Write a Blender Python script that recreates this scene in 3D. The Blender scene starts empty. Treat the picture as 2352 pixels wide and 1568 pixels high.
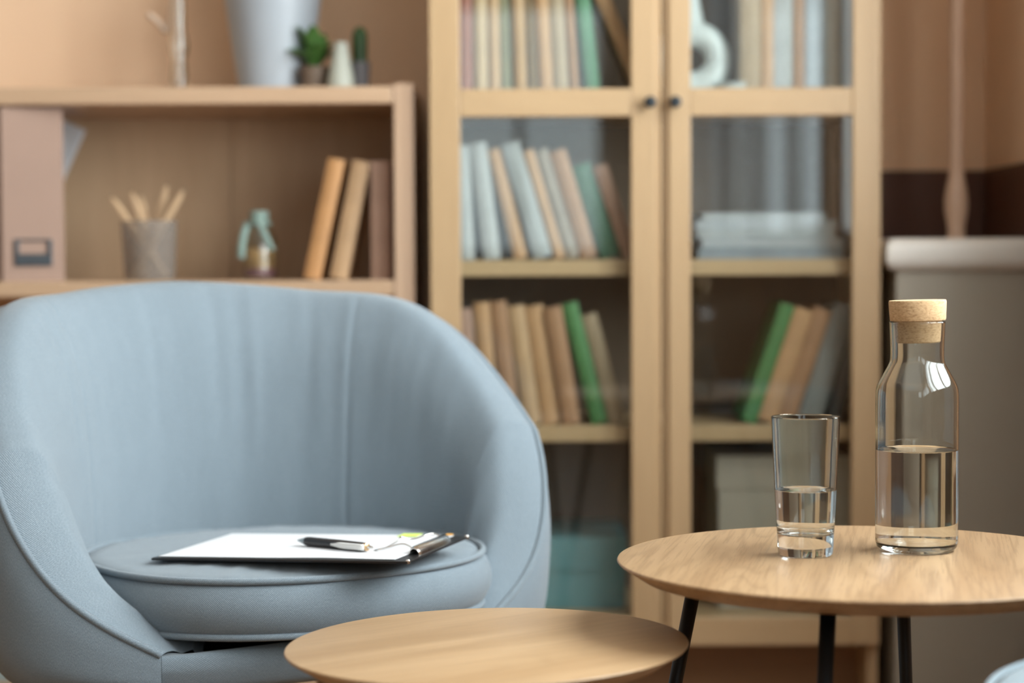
import bpy, bmesh, math, random
from math import sin, cos, pi, radians, sqrt
from mathutils import Vector, Matrix, noise

random.seed(7)
SC = bpy.context.scene
COL = SC.collection

# ------------------------------------------------------------------ camera
F = 70.0 / 36.0 * 2352.0
CAM_H = 0.845
PITCH = math.atan((784 - 600) / F)
ROLL = radians(0.25)
cam_d = bpy.data.cameras.new('camera')
cam = bpy.data.objects.new('camera', cam_d)
COL.objects.link(cam)
cam_d.lens = 70.0
cam_d.sensor_width = 36.0
cam_d.clip_start = 0.05
cam_d.clip_end = 100
cam_d.dof.use_dof = True
cam_d.dof.focus_distance = 2.28
cam_d.dof.aperture_fstop = 2.5
cam.matrix_world = Matrix.Translation((0, 0, CAM_H)) @ Matrix.Rotation(pi / 2 - PITCH, 4, 'X') @ Matrix.Rotation(-ROLL, 4, 'Z')
SC.camera = cam


def at(px, py, Y=None, Z=None):
    """point of the room seen at a pixel of the 2352x1568 photograph, at depth Y or height Z"""
    A, B = (px - 1176) / F, (py - 784) / F
    a = A * cos(ROLL) - B * sin(ROLL)
    b = -(B * cos(ROLL) + A * sin(ROLL))
    dx, dy, dz = a, cos(PITCH) + b * sin(PITCH), -sin(PITCH) + b * cos(PITCH)
    t = Y / dy if Y is not None else (Z - CAM_H) / dz
    return Vector((dx * t, dy * t, CAM_H + dz * t))


# ------------------------------------------------------------------ view, world, daylight
SC.view_settings.view_transform = 'Standard'
SC.view_settings.look = 'None'
SC.view_settings.exposure = 0.0
SC.view_settings.gamma = 1.0
SC.view_settings.use_curve_mapping = False

world = bpy.data.worlds.new('world')
SC.world = world
world.use_nodes = True
bg = world.node_tree.nodes['Background']
bg.inputs[0].default_value = (0.80, 0.90, 1.0, 1)
bg.inputs[1].default_value = 2.5


def area(name, loc, rot, sx, sy, radiance, color):
    d = bpy.data.lights.new(name, 'AREA')
    d.shape = 'RECTANGLE'
    d.size, d.size_y = sx, sy
    d.energy = radiance * pi * sx * sy
    d.color = color
    o = bpy.data.objects.new(name, d)
    o.location = loc
    o.rotation_euler = rot
    COL.objects.link(o)
    return o


ROOM = dict(x0=-4.0, x1=0.93, y0=-4.5, y1=3.92, h=2.8)
WR = (1.22, 3.05, 0.88, 2.35)      # window in the right wall: from, to (along y), sill, head
WN = (-3.80, 1.04, 0.90, 2.35)     # second window in the right wall, beside the camera
WB = (-0.45, 0.55, 0.86, 2.35)     # window in the wall behind the camera: from, to (along x), sill, head
# daylight entering by the window in the right wall and by the one behind the camera
area('daylight_right', (ROOM['x1'] + 0.25, (WR[0] + WR[1]) / 2, (WR[2] + WR[3]) / 2), (0, radians(90), 0), WR[3] - WR[2] + 0.1, WR[1] - WR[0] + 0.1, 15.0, (0.96, 0.98, 1.0))
area('daylight_near', (ROOM['x1'] + 0.25, (WN[0] + WN[1]) / 2, (WN[2] + WN[3]) / 2), (0, radians(90), 0), WN[3] - WN[2] + 0.1, WN[1] - WN[0] + 0.1, 3.2, (0.96, 0.98, 1.0))
area('daylight_behind', ((WB[0] + WB[1]) / 2, ROOM['y0'] - 0.25, (WB[2] + WB[3]) / 2), (radians(90), 0, 0), WB[1] - WB[0] + 0.1, WB[3] - WB[2] + 0.1, 0.6, (0.93, 1.0, 0.90))


# ------------------------------------------------------------------ object helpers
def link(o, parent=None):
    COL.objects.link(o)
    if parent is not None:
        o.parent = parent
    return o


def tag(o, label=None, cat=None, group=None, kind=None):
    if label:
        o['label'] = label
    if cat:
        o['category'] = cat
    if group:
        o['group'] = group
    if kind:
        o['kind'] = kind
    return o


def empty(name, loc, label=None, cat=None, group=None, rz=0.0, kind=None):
    o = bpy.data.objects.new(name, None)
    o.empty_display_size = 0.05
    o.location = loc
    o.rotation_euler = (0, 0, rz)
    link(o)
    return tag(o, label, cat, group, kind)


def mk(name, verts, faces, mat, parent=None, smooth=True, uv=None, loc=None):
    me = bpy.data.meshes.new(name)
    me.from_pydata([tuple(v) for v in verts], [], faces)
    me.materials.append(mat)
    if smooth:
        me.polygons.foreach_set('use_smooth', [True] * len(me.polygons))
    if uv:
        l = me.uv_layers.new(name='UVMap')
        flat = []
        for lp in me.loops:
            flat += uv[lp.vertex_index]
        l.data.foreach_set('uv', flat)
    me.update()
    o = bpy.data.objects.new(name, me)
    if loc is not None:
        o.location = loc
    return link(o, parent)


def from_bm(name, bm, mat, parent=None, smooth=False, loc=None):
    me = bpy.data.meshes.new(name)
    bmesh.ops.recalc_face_normals(bm, faces=bm.faces)
    if smooth:
        for e in bm.edges:
            if len(e.link_faces) == 2 and e.calc_face_angle(0.0) > 0.62:
                e.smooth = False
    bm.to_mesh(me)
    bm.free()
    me.materials.append(mat)
    if smooth:
        me.polygons.foreach_set('use_smooth', [True] * len(me.polygons))
    o = bpy.data.objects.new(name, me)
    if loc is not None:
        o.location = loc
    return link(o, parent)


def add_box(bm, x0, x1, y0, y1, z0, z1, bev=0.0, seg=2):
    r = bmesh.ops.create_cube(bm, size=1.0)
    vs = r['verts']
    for v in vs:
        v.co = Vector(((x0 + x1) / 2 + v.co.x * (x1 - x0), (y0 + y1) / 2 + v.co.y * (y1 - y0), (z0 + z1) / 2 + v.co.z * (z1 - z0)))
    if bev > 0:
        es = set()
        for v in vs:
            es.update(v.link_edges)
        bmesh.ops.bevel(bm, geom=list(es), offset=bev, segments=seg, profile=0.5, affect='EDGES')


def box(name, x0, x1, y0, y1, z0, z1, mat, parent=None, bev=0.0, seg=2):
    """box with its origin at its own centre of the base, so that grain starts from the piece itself"""
    c = Vector(((x0 + x1) / 2, (y0 + y1) / 2, z0))
    bm = bmesh.new()
    add_box(bm, x0 - c.x, x1 - c.x, y0 - c.y, y1 - c.y, 0, z1 - z0, bev, seg)
    return from_bm(name, bm, mat, parent, smooth=False, loc=c)


def lathe(name, prof, mat, parent=None, seg=64, loc=None, closed=False):
    """closed profile of (r, z) turned about z; ends on the axis are merged to a point"""
    vs, fs, rows = [], [], []
    for r, z in prof:
        if r < 1e-6:
            rows.append([len(vs)])
            vs.append((0, 0, z))
        else:
            rows.append(list(range(len(vs), len(vs) + seg)))
            vs += [(r * cos(2 * pi * k / seg), r * sin(2 * pi * k / seg), z) for k in range(seg)]
    pairs = list(zip(rows[:-1], rows[1:]))
    if closed:
        pairs.append((rows[-1], rows[0]))
    for a, b in pairs:
        for k in range(seg):
            k2 = (k + 1) % seg
            if len(a) == 1 and len(b) == 1:
                continue
            if len(a) == 1:
                fs.append((a[0], b[k2], b[k]))
            elif len(b) == 1:
                fs.append((a[k], a[k2], b[0]))
            else:
                fs.append((a[k], a[k2], b[k2], b[k]))
    bm = bmesh.new()
    bv = [bm.verts.new(v) for v in vs]
    for f in fs:
        bm.faces.new([bv[i] for i in f])
    return from_bm(name, bm, mat, parent, smooth=True, loc=loc)


def smooth_path(pts, n=8, closed=False):
    """Catmull-Rom points through pts (tuples of any length)"""
    P = [Vector(p) for p in pts]
    m = len(P)
    out = []
    for i in range(m if closed else m - 1):
        if closed:
            p0, p1, p2, p3 = P[(i - 1) % m], P[i], P[(i + 1) % m], P[(i + 2) % m]
        else:
            p0, p1, p2, p3 = P[max(i - 1, 0)], P[i], P[i + 1], P[min(i + 2, m - 1)]
        for k in range(n):
            t = k / n
            out.append(0.5 * ((2 * p1) + (p2 - p0) * t + (2 * p0 - 5 * p1 + 4 * p2 - p3) * t * t + (3 * p1 - p0 - 3 * p2 + p3) * t ** 3))
    if not closed:
        out.append(P[-1])
    return out


def tube(name, pts, r, mat, parent=None, seg=10, closed=False, loc=None):
    """round bar along pts; r is a number or one radius for each point"""
    P = [Vector(p) for p in pts]
    n = len(P)
    R = r if isinstance(r, (list, tuple)) else [r] * n
    vs, fs, uv = [], [], []
    T0 = (P[1] - P[0]).normalized()
    up = Vector((0, 0, 1)) if abs(T0.z) < 0.9 else Vector((0, 1, 0))
    N = (up - T0 * up.dot(T0)).normalized()
    L = 0.0
    for i in range(n):
        if closed:
            T = (P[(i + 1) % n] - P[(i - 1) % n]).normalized()
        else:
            T = (P[min(i + 1, n - 1)] - P[max(i - 1, 0)]).normalized()
        N = (N - T * N.dot(T)).normalized()
        Bv = T.cross(N)
        if i:
            L += (P[i] - P[i - 1]).length
        for k in range(seg):
            a = 2 * pi * k / seg
            vs.append(P[i] + (N * cos(a) + Bv * sin(a)) * R[i])
            uv.append((L, R[i] * a))
    for i in range(n if closed else n - 1):
        j = (i + 1) % n
        for k in range(seg):
            k2 = (k + 1) % seg
            fs.append((i * seg + k, i * seg + k2, j * seg + k2, j * seg + k))
    if not closed:
        fs.append(tuple(range(seg))[::-1])
        fs.append(tuple((n - 1) * seg + k for k in range(seg)))
    return mk(name, vs, fs, mat, parent, True, uv, loc)


# ------------------------------------------------------------------ materials
def new_mat(name):
    m = bpy.data.materials.new(name)
    m.use_nodes = True
    nt = m.node_tree
    return m, nt, nt.nodes['Principled BSDF']


def nd(nt, t, **kw):
    n = nt.nodes.new(t)
    for k, v in kw.items():
        setattr(n, k, v)
    return n


def mathn(nt, op, a, b=None):
    n = nd(nt, 'ShaderNodeMath', operation=op)
    for i, v in enumerate((a, b)):
        if v is None:
            continue
        if isinstance(v, (int, float)):
            n.inputs[i].default_value = v
        else:
            nt.links.new(v, n.inputs[i])
    return n.outputs[0]


def mixc(nt, fac, a, b, mode='MIX'):
    n = nd(nt, 'ShaderNodeMix', data_type='RGBA', blend_type=mode)
    for s, v in ((n.inputs[0], fac), (n.inputs[6], a), (n.inputs[7], b)):
        if isinstance(v, (int, float)):
            s.default_value = v
        elif isinstance(v, tuple):
            s.default_value = (*v[:3], 1)
        else:
            nt.links.new(v, s)
    return n.outputs[2]


def noise_n(nt, vec, scale, detail=2, rough=0.5, dist=0.0):
    n = nd(nt, 'ShaderNodeTexNoise')
    n.inputs['Scale'].default_value = scale
    n.inputs['Detail'].default_value = detail
    n.inputs['Roughness'].default_value = rough
    n.inputs['Distortion'].default_value = dist
    if vec is not None:
        nt.links.new(vec, n.inputs['Vector'])
    return n.outputs['Fac']


def ramp(nt, fac, stops):
    n = nd(nt, 'ShaderNodeValToRGB')
    el = n.color_ramp.elements
    while len(el) < len(stops):
        el.new(0.5)
    for e, (p, c) in zip(el, stops):
        e.position = p
        e.color = (*c, 1) if len(c) == 3 else c
    nt.links.new(fac, n.inputs[0])
    return n.outputs[0]


def plain(name, col, rough=0.5, metal=0.0, spec=0.5, var=0.06, vscale=8.0, bump=0.0, bscale=120.0):
    m, nt, p = new_mat(name)
    tc = nd(nt, 'ShaderNodeTexCoord')
    f = noise_n(nt, tc.outputs['Object'], vscale, 4)
    lo = tuple(c * (1 - var) for c in col)
    hi = tuple(min(1, c * (1 + var)) for c in col)
    nt.links.new(ramp(nt, f, [(0.3, lo), (0.7, hi)]), p.inputs['Base Color'])
    p.inputs['Roughness'].default_value = rough
    p.inputs['Metallic'].default_value = metal
    p.inputs['Specular IOR Level'].default_value = spec
    if bump:
        b = nd(nt, 'ShaderNodeBump')
        b.inputs['Strength'].default_value = bump
        b.inputs['Distance'].default_value = 0.001
        nt.links.new(noise_n(nt, tc.outputs['Object'], bscale, 3), b.inputs['Height'])
        nt.links.new(b.outputs[0], p.inputs['Normal'])
    return m


def wood(name, light, dark, axis='Z', angle=0.0, rough=0.42, fine=1.0, rings=0.5, scale=1.0, spec=0.5):
    """grain runs along the axis; a random offset makes every board its own"""
    m, nt, p = new_mat(name)
    tc = nd(nt, 'ShaderNodeTexCoord')
    oi = nd(nt, 'ShaderNodeObjectInfo')
    add = nd(nt, 'ShaderNodeVectorMath', operation='ADD')
    mul = nd(nt, 'ShaderNodeMath', operation='MULTIPLY')
    mul.inputs[1].default_value = 7.0
    nt.links.new(oi.outputs['Random'], mul.inputs[0])
    nt.links.new(tc.outputs['Object'], add.inputs[0])
    nt.links.new(mul.outputs[0], add.inputs[1])
    rot = nd(nt, 'ShaderNodeVectorRotate', rotation_type='Z_AXIS')
    rot.inputs['Angle'].default_value = angle
    nt.links.new(add.outputs[0], rot.inputs['Vector'])

    def stretched(along, across):
        mp = nd(nt, 'ShaderNodeMapping')
        s = [across * scale] * 3
        s['XYZ'.index(axis)] = along * scale
        mp.inputs['Scale'].default_value = s
        nt.links.new(rot.outputs[0], mp.inputs['Vector'])
        return mp.outputs[0]
    broad = noise_n(nt, stretched(1.2, 14), 1.0, 4, 0.55, 0.6)
    field = noise_n(nt, stretched(1.0, 8), 1.0, 2, 0.45, 0.5)
    ring = mathn(nt, 'SINE', mathn(nt, 'MULTIPLY', field, 85.0))
    ring = mathn(nt, 'POWER', mathn(nt, 'ADD', mathn(nt, 'MULTIPLY', ring, 0.5), 0.5), 3.0)
    pores = noise_n(nt, stretched(9, 330), 1.0, 2, 0.6)
    pores = mathn(nt, 'MULTIPLY', mathn(nt, 'GREATER_THAN', pores, 0.55), 1.0)
    c = ramp(nt, broad, [(0.28, dark), (0.72, light)])
    deep = tuple(d * 0.72 for d in dark)
    c = mixc(nt, mathn(nt, 'MULTIPLY', ring, 0.42 * rings), c, deep)
    c = mixc(nt, mathn(nt, 'MULTIPLY', pores, 0.20 * fine), c, deep)
    nt.links.new(c, p.inputs['Base Color'])
    p.inputs['Roughness'].default_value = rough
    p.inputs['Specular IOR Level'].default_value = spec
    b = nd(nt, 'ShaderNodeBump')
    b.inputs['Strength'].default_value = 0.12 * fine
    b.inputs['Distance'].default_value = 0.0006
    nt.links.new(mathn(nt, 'SUBTRACT', 1.0, pores), b.inputs['Height'])
    nt.links.new(b.outputs[0], p.inputs['Normal'])
    return m


def fabric(name, base, dark, light):
    """heathered twill: diagonal threads laid out in metres on the cloth"""
    m, nt, p = new_mat(name)
    tc = nd(nt, 'ShaderNodeTexCoord')
    uv = tc.outputs['UV']
    sep = nd(nt, 'ShaderNodeSeparateXYZ')
    nt.links.new(uv, sep.inputs[0])
    u, v = sep.outputs[0], sep.outputs[1]
    wob = mathn(nt, 'MULTIPLY', noise_n(nt, uv, 90, 2), 0.0012)
    diag = mathn(nt, 'ADD', mathn(nt, 'ADD', u, mathn(nt, 'MULTIPLY', v, 1.1)), wob)
    tw = mathn(nt, 'ADD', mathn(nt, 'MULTIPLY', mathn(nt, 'SINE', mathn(nt, 'MULTIPLY', diag, 2 * pi / 0.0026)), 0.5), 0.5)
    thr = mathn(nt, 'ADD', mathn(nt, 'MULTIPLY', mathn(nt, 'SINE', mathn(nt, 'MULTIPLY', mathn(nt, 'SUBTRACT', u, v), 2 * pi / 0.0019)), 0.5), 0.5)
    mp = nd(nt, 'ShaderNodeMapping')
    mp.inputs['Scale'].default_value = (1400, 420, 1)
    nt.links.new(uv, mp.inputs['Vector'])
    h1 = noise_n(nt, mp.outputs[0], 1.0, 3, 0.6)
    mp2 = nd(nt, 'ShaderNodeMapping')
    mp2.inputs['Scale'].default_value = (70, 26, 1)
    nt.links.new(uv, mp2.inputs['Vector'])
    h2 = noise_n(nt, mp2.outputs[0], 1.0, 5, 0.65)
    c = ramp(nt, h1, [(0.22, dark), (0.5, base), (0.80, light)])
    c = mixc(nt, mathn(nt, 'MULTIPLY', mathn(nt, 'SUBTRACT', 1.0, tw), 0.80), c, dark)
    c = mixc(nt, mathn(nt, 'MULTIPLY', mathn(nt, 'MULTIPLY', thr, tw), 0.42), c, light)
    k = ramp(nt, h2, [(0.32, (0.97, 0.97, 0.97)), (0.70, (1.03, 1.03, 1.03))])
    c = mixc(nt, 1.0, c, k, 'MULTIPLY')
    nt.links.new(c, p.inputs['Base Color'])
    p.inputs['Roughness'].default_value = 0.92
    p.inputs['Specular IOR Level'].default_value = 0.15
    p.inputs['Sheen Weight'].default_value = 0.25
    p.inputs['Sheen Roughness'].default_value = 0.5
    b = nd(nt, 'ShaderNodeBump')
    b.inputs['Strength'].default_value = 0.5
    b.inputs['Distance'].default_value = 0.0006
    nt.links.new(mathn(nt, 'ADD', tw, mathn(nt, 'MULTIPLY', h1, 0.8)), b.inputs['Height'])
    nt.links.new(b.outputs[0], p.inputs['Normal'])
    return m


def real_glass(name, col=(1, 1, 1), ior=1.47, rough=0.0):
    m, nt, p = new_mat(name)
    nt.nodes.remove(p)
    g = nd(nt, 'ShaderNodeBsdfGlass')
    g.inputs['IOR'].default_value = ior
    g.inputs['Roughness'].default_value = rough
    g.inputs['Color'].default_value = (*col, 1)
    nt.links.new(g.outputs[0], nt.nodes['Material Output'].inputs[0])
    return m


def pane_glass(name, tint=(0.96, 0.98, 0.97)):
    """thin sheet: clear transmission with the Fresnel reflection of each face"""
    m, nt, p = new_mat(name)
    nt.nodes.remove(p)
    t = nd(nt, 'ShaderNodeBsdfTransparent')
    t.inputs[0].default_value = (*tint, 1)
    g = nd(nt, 'ShaderNodeBsdfGlossy')
    g.inputs['Roughness'].default_value = 0.0
    g.inputs[0].default_value = (1, 1, 1, 1)
    fr = nd(nt, 'ShaderNodeFresnel')
    fr.inputs['IOR'].default_value = 1.5
    # a ray leaving the sheet at its back face meets the same reflectance
    geo = nd(nt, 'ShaderNodeNewGeometry')
    fr2 = nd(nt, 'ShaderNodeFresnel')
    fr2.inputs['IOR'].default_value = 1.0 / 1.5
    mx = nd(nt, 'ShaderNodeMix', data_type='FLOAT')
    nt.links.new(geo.outputs['Backfacing'], mx.inputs[0])
    nt.links.new(fr.outputs[0], mx.inputs[2])
    nt.links.new(fr2.outputs[0], mx.inputs[3])
    ms = nd(nt, 'ShaderNodeMixShader')
    nt.links.new(mx.outputs[0], ms.inputs[0])
    nt.links.new(t.outputs[0], ms.inputs[1])
    nt.links.new(g.outputs[0], ms.inputs[2])
    nt.links.new(ms.outputs[0], nt.nodes['Material Output'].inputs[0])
    return m


def cork_mat():
    m, nt, p = new_mat('cork')
    tc = nd(nt, 'ShaderNodeTexCoord')
    mp = nd(nt, 'ShaderNodeMapping')
    mp.inputs['Scale'].default_value = (1, 1, 2.4)
    nt.links.new(tc.outputs['Object'], mp.inputs['Vector'])
    f = noise_n(nt, mp.outputs[0], 260, 4, 0.7)
    g = noise_n(nt, mp.outputs[0], 60, 3, 0.6)
    c = ramp(nt, f, [(0.30, (0.26, 0.13, 0.05)), (0.47, (0.58, 0.38, 0.20)), (0.72, (0.74, 0.53, 0.32))])
    c = mixc(nt, mathn(nt, 'MULTIPLY', g, 0.5), c, (0.56, 0.36, 0.19))
    nt.links.new(c, p.inputs['Base Color'])
    p.inputs['Roughness'].default_value = 0.85
    b = nd(nt, 'ShaderNodeBump')
    b.inputs['Strength'].default_value = 0.5
    b.inputs['Distance'].default_value = 0.001
    nt.links.new(f, b.inputs['Height'])
    nt.links.new(b.outputs[0], p.inputs['Normal'])
    return m


M = {}
M['cab'] = wood('cabinet_oak', (0.545, 0.372, 0.208), (0.485, 0.322, 0.172), 'Z', rings=0.10, fine=0.5, rough=0.40)
M['cab_h'] = wood('cabinet_oak_rail', (0.545, 0.372, 0.208), (0.485, 0.322, 0.172), 'X', rings=0.10, fine=0.5, rough=0.40)
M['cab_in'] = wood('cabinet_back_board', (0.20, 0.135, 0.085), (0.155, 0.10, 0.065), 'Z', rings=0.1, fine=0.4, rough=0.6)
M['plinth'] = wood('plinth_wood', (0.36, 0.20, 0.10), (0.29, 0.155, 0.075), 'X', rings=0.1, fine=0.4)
M['shelf'] = wood('beech_shelf', (0.60, 0.405, 0.262), (0.53, 0.35, 0.22), 'X', rings=0.12, fine=0.4, rough=0.42)
M['shelf_v'] = wood('beech_upright', (0.64, 0.44, 0.30), (0.57, 0.38, 0.25), 'Z', rings=0.12, fine=0.4, rough=0.42)
M['shelf_back'] = wood('shelf_back_board', (0.62, 0.43, 0.27), (0.52, 0.35, 0.21), 'Z', rings=0.25, fine=0.4, rough=0.5)
M['table1'] = wood('oak_table_top', (0.50, 0.335, 0.19), (0.365, 0.22, 0.112), 'Y', angle=radians(12), rings=0.8, fine=2.0, rough=0.36, scale=1.1)
M['table2'] = wood('oak_low_table_top', (0.515, 0.345, 0.195), (0.40, 0.25, 0.128), 'X', angle=radians(-34), rings=0.35, fine=0.8, rough=0.40)
M['fab'] = fabric('blue_grey_twill', (0.222, 0.272, 0.312), (0.092, 0.122, 0.148), (0.40, 0.465, 0.515))
M['seam'] = plain('seam_thread', (0.05, 0.062, 0.072), 0.9)
M['wall'] = plain('tan_wall_paint', (0.82, 0.56, 0.365), 0.75, var=0.03, vscale=2, bump=0.15, bscale=180)
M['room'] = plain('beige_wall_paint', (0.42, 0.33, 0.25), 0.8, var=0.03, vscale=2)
M['ceil'] = plain('white_ceiling_paint', (0.74, 0.73, 0.71), 0.9, var=0.01)
M['floor'] = wood('oak_floor', (0.36, 0.21, 0.11), (0.28, 0.155, 0.078), 'Y', rings=0.3, rough=0.35)
M['dark_wall'] = plain('dark_brown_panel', (0.085, 0.030, 0.014), 0.55, var=0.15, vscale=3)
M['taupe'] = plain('taupe_counter_front', (0.43, 0.385, 0.31), 0.55, var=0.03, vscale=2)
M['ctop'] = plain('white_counter_top', (0.84, 0.79, 0.72), 0.35, var=0.02)
M['white'] = plain('white_paint', (0.78, 0.78, 0.77), 0.45, var=0.01)
M['black'] = plain('black_powder_coat', (0.008, 0.008, 0.008), 0.42, var=0.2, spec=0.4)
M['cork'] = cork_mat()
M['glass'] = real_glass('clear_glass', (0.985, 0.995, 0.99))
M['water'] = real_glass('water', (1, 1, 1), 1.333)
M['pane'] = pane_glass('cabinet_pane')
M['leg'] = wood('beech_leg', (0.60, 0.38, 0.21), (0.50, 0.30, 0.16), 'Z', rings=0.2, fine=0.5)
M['metal'] = plain('bright_steel', (0.72, 0.71, 0.69), 0.2, 1.0, var=0.02)
M['iron'] = plain('dark_steel', (0.10, 0.11, 0.12), 0.35, 1.0, var=0.05)
M['knob'] = plain('blackened_knob', (0.02, 0.028, 0.035), 0.3, 0.3, var=0.1)

# ------------------------------------------------------------------ the room
x0, x1, y0, y1, hh = ROOM['x0'], ROOM['x1'], ROOM['y0'], ROOM['y1'], ROOM['h']
TH = 0.12


def struct(o):
    o['kind'] = 'structure'
    return o


struct(box('floor', x0 - TH, x1 + TH, y0 - TH, y1 + TH, -0.1, 0.0, M['floor']))
struct(box('ceiling', x0 - TH, x1 + TH, y0 - TH, y1 + TH, hh, hh + 0.1, M['ceil']))
struct(box('wall_back', x0 - TH, x1 + TH, y1, y1 + TH, 0, hh, M['wall']))
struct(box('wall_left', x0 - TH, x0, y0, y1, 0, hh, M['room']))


def wall_with_holes(name, fixed, axis, lo, hi, holes):
    """wall of thickness TH with openings (from, to, sill, head) along it"""
    bm = bmesh.new()

    def put(p, q, z0, z1):
        if axis == 'Y':
            add_box(bm, fixed, fixed + TH, p, q, z0, z1)
        else:
            add_box(bm, p, q, fixed - TH, fixed, z0, z1)
    cur = lo
    for a, b, s, t in sorted(holes):
        put(cur, a, 0, hh)
        put(a, b, 0, s)
        put(a, b, t, hh)
        cur = b
    put(cur, hi, 0, hh)
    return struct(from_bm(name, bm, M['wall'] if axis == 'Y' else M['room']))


wall_with_holes('wall_right', x1, 'Y', y0, y1, [WR, WN])
wall_with_holes('wall_front', y0, 'X', x0, x1, [WB])


def window(name, axis, fixed, a, b, s, t, n):
    w = empty(name, ((fixed, (a + b) / 2, s) if axis == 'Y' else ((a + b) / 2, fixed, s)), kind='structure')
    L, Hh = b - a, t - s

    def bar(nm, p, q, z0, z1, d0=-0.03, d1=0.03, mat=M['white']):
        if axis == 'Y':
            return box(nm, d0, d1, p, q, z0, z1, mat, w, 0.004 if mat is M['white'] else 0)
        return box(nm, p, q, d0, d1, z0, z1, mat, w, 0.004 if mat is M['white'] else 0)
    fr = 0.05
    bar('window_frame', -L / 2, L / 2, 0, fr)
    bar('window_frame', -L / 2, L / 2, Hh - fr, Hh)
    for k in range(n + 1):
        c = -L / 2 + fr / 2 + (L - fr) * k / n
        bar('mullion', c - fr / 2, c + fr / 2, fr, Hh - fr)
    for k in range(n):
        c0 = -L / 2 + fr + (L - fr) * k / n
        c1 = -L / 2 + (L - fr) * (k + 1) / n
        bar('window_pane', c0, c1, fr, Hh - fr, -0.003, 0.003, M['pane'])
    return w


window('window_1', 'Y', x1 + TH * 0.55, *WR[:2], *WR[2:], 4)
window('window_2', 'X', y0 - TH * 0.55, *WB[:2], *WB[2:], 2)
window('window_3', 'Y', x1 + TH * 0.55, *WN[:2], *WN[2:], 5)

# dark brown lower wall in the corner to the right of the cabinet
zd = at(2100, 392, Y=y1).z
struct(box('trim_1', 0.60, x1 - 0.004, y1 - 0.004, y1, 0.0, zd, M['dark_wall']))
struct(box('trim_2', x1 - 0.004, x1, 3.05, y1 - 0.0001, 0.0, zd, M['dark_wall']))
# counter in the corner, beside the cabinet
def prism(name, poly, z0, z1, mat, parent=None, bev=0.0, seg=4):
    bm = bmesh.new()
    lo = [bm.verts.new((x, y, z0)) for x, y in poly]
    hi = [bm.verts.new((x, y, z1)) for x, y in poly]
    bm.faces.new(lo[::-1])
    bm.faces.new(hi)
    n = len(poly)
    for i in range(n):
        bm.faces.new((lo[i], lo[(i + 1) % n], hi[(i + 1) % n], hi[i]))
    if bev:
        es = [e for e in bm.edges if abs(e.verts[0].co.z - e.verts[1].co.z) < 1e-6]
        bmesh.ops.bevel(bm, geom=es, offset=bev, segments=seg, profile=0.5, affect='EDGES')
    return from_bm(name, bm, mat, parent)


CZ0, CZ1 = at(2200, 622, Y=3.5).z, at(2200, 546, Y=3.5).z
ct = empty('counter', (0.668, 3.52, 0), 'taupe counter with a thick white top in the corner beside the glass cabinet', 'counter')
prism('counter_body', [(0.012, 0.0), (0.257, 0.0), (0.257, 0.395), (0.012, 0.395)], 0.0, CZ0, M['taupe'], ct)
prism('countertop', [(-0.008, -0.02), (0.257, -0.02), (0.257, 0.395), (-0.008, 0.395)], CZ0, CZ1, M['ctop'], ct, 0.022, 5)

pw = at(2196, 540, Y=3.62)
post = empty('turned_post', (pw.x, 3.62, CZ1), 'slender turned wooden post standing on the white countertop', 'post')
prof = [(0, 0), (0.0165, 0.0), (0.0165, 0.006), (0.0150, 0.012), (0.0170, 0.028), (0.0210, 0.050), (0.0215, 0.070), (0.0185, 0.092), (0.0145, 0.112), (0.0135, 0.13)]
M['post'] = wood('post_wood', (0.68, 0.47, 0.34), (0.60, 0.40, 0.28), 'Z', rings=0.1, fine=0.3)
lathe('shaft', prof + [(0.0130, 0.25), (0.0135, 0.50), (0.0140, 0.90), (0.0170, 0.915), (0.0140, 0.93), (0, 0.93)], M['post'], post, 32)
lathe('finial', [(0, 0), (0.012, 0.0), (0.014, 0.01), (0.023, 0.025), (0.027, 0.045), (0.022, 0.066), (0.010, 0.080), (0, 0.083)], M['post'], post, 32, loc=(0, 0, 0.93))

# ------------------------------------------------------------------ glass-door cabinet
CX0, CX1, CY = -0.145, 0.653, 3.52
DT = 0.022
cab = empty('glass_cabinet', (CX0, CY, 0), 'tall oak cabinet with two glazed doors standing against the wall', 'cabinet')
cw = CX1 - CX0
S1, S2, S3 = at(1200, 597, Y=3.56).z, at(1300, 978, Y=3.56).z, 1.138
CTOP = 1.93
box('side_panel', 0, 0.02, DT + 0.001, 0.385, 0.0, CTOP, M['cab'], cab, 0.0015)
box('side_panel', cw - 0.02, cw, DT + 0.001, 0.385, 0.0, CTOP, M['cab'], cab, 0.0015)
box('top_panel', 0.02, cw - 0.02, DT + 0.001, 0.385, CTOP - 0.03, CTOP, M['cab_h'], cab, 0.0015)
box('bottom_panel', 0.02, cw - 0.02, DT + 0.002, 0.376, 0.180, 0.208, M['cab_h'], cab, 0.0015)
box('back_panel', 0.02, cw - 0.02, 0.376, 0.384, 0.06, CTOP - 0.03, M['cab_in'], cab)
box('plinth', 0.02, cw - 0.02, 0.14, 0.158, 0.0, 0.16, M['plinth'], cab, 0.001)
for z in (S1, S2, S3, 1.48):
    box('cabinet_shelf', 0.0205, cw - 0.0205, 0.045, 0.375, z - 0.029, z, M['cab_h'], cab, 0.002)
DZ0, DZ1 = at(1700, 1482, Y=CY).z, 1.925
RB = at(1700, 1418, Y=CY).z
RM0, RM1 = at(1350, 267, Y=CY).z, at(1350, 203, Y=CY).z
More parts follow.
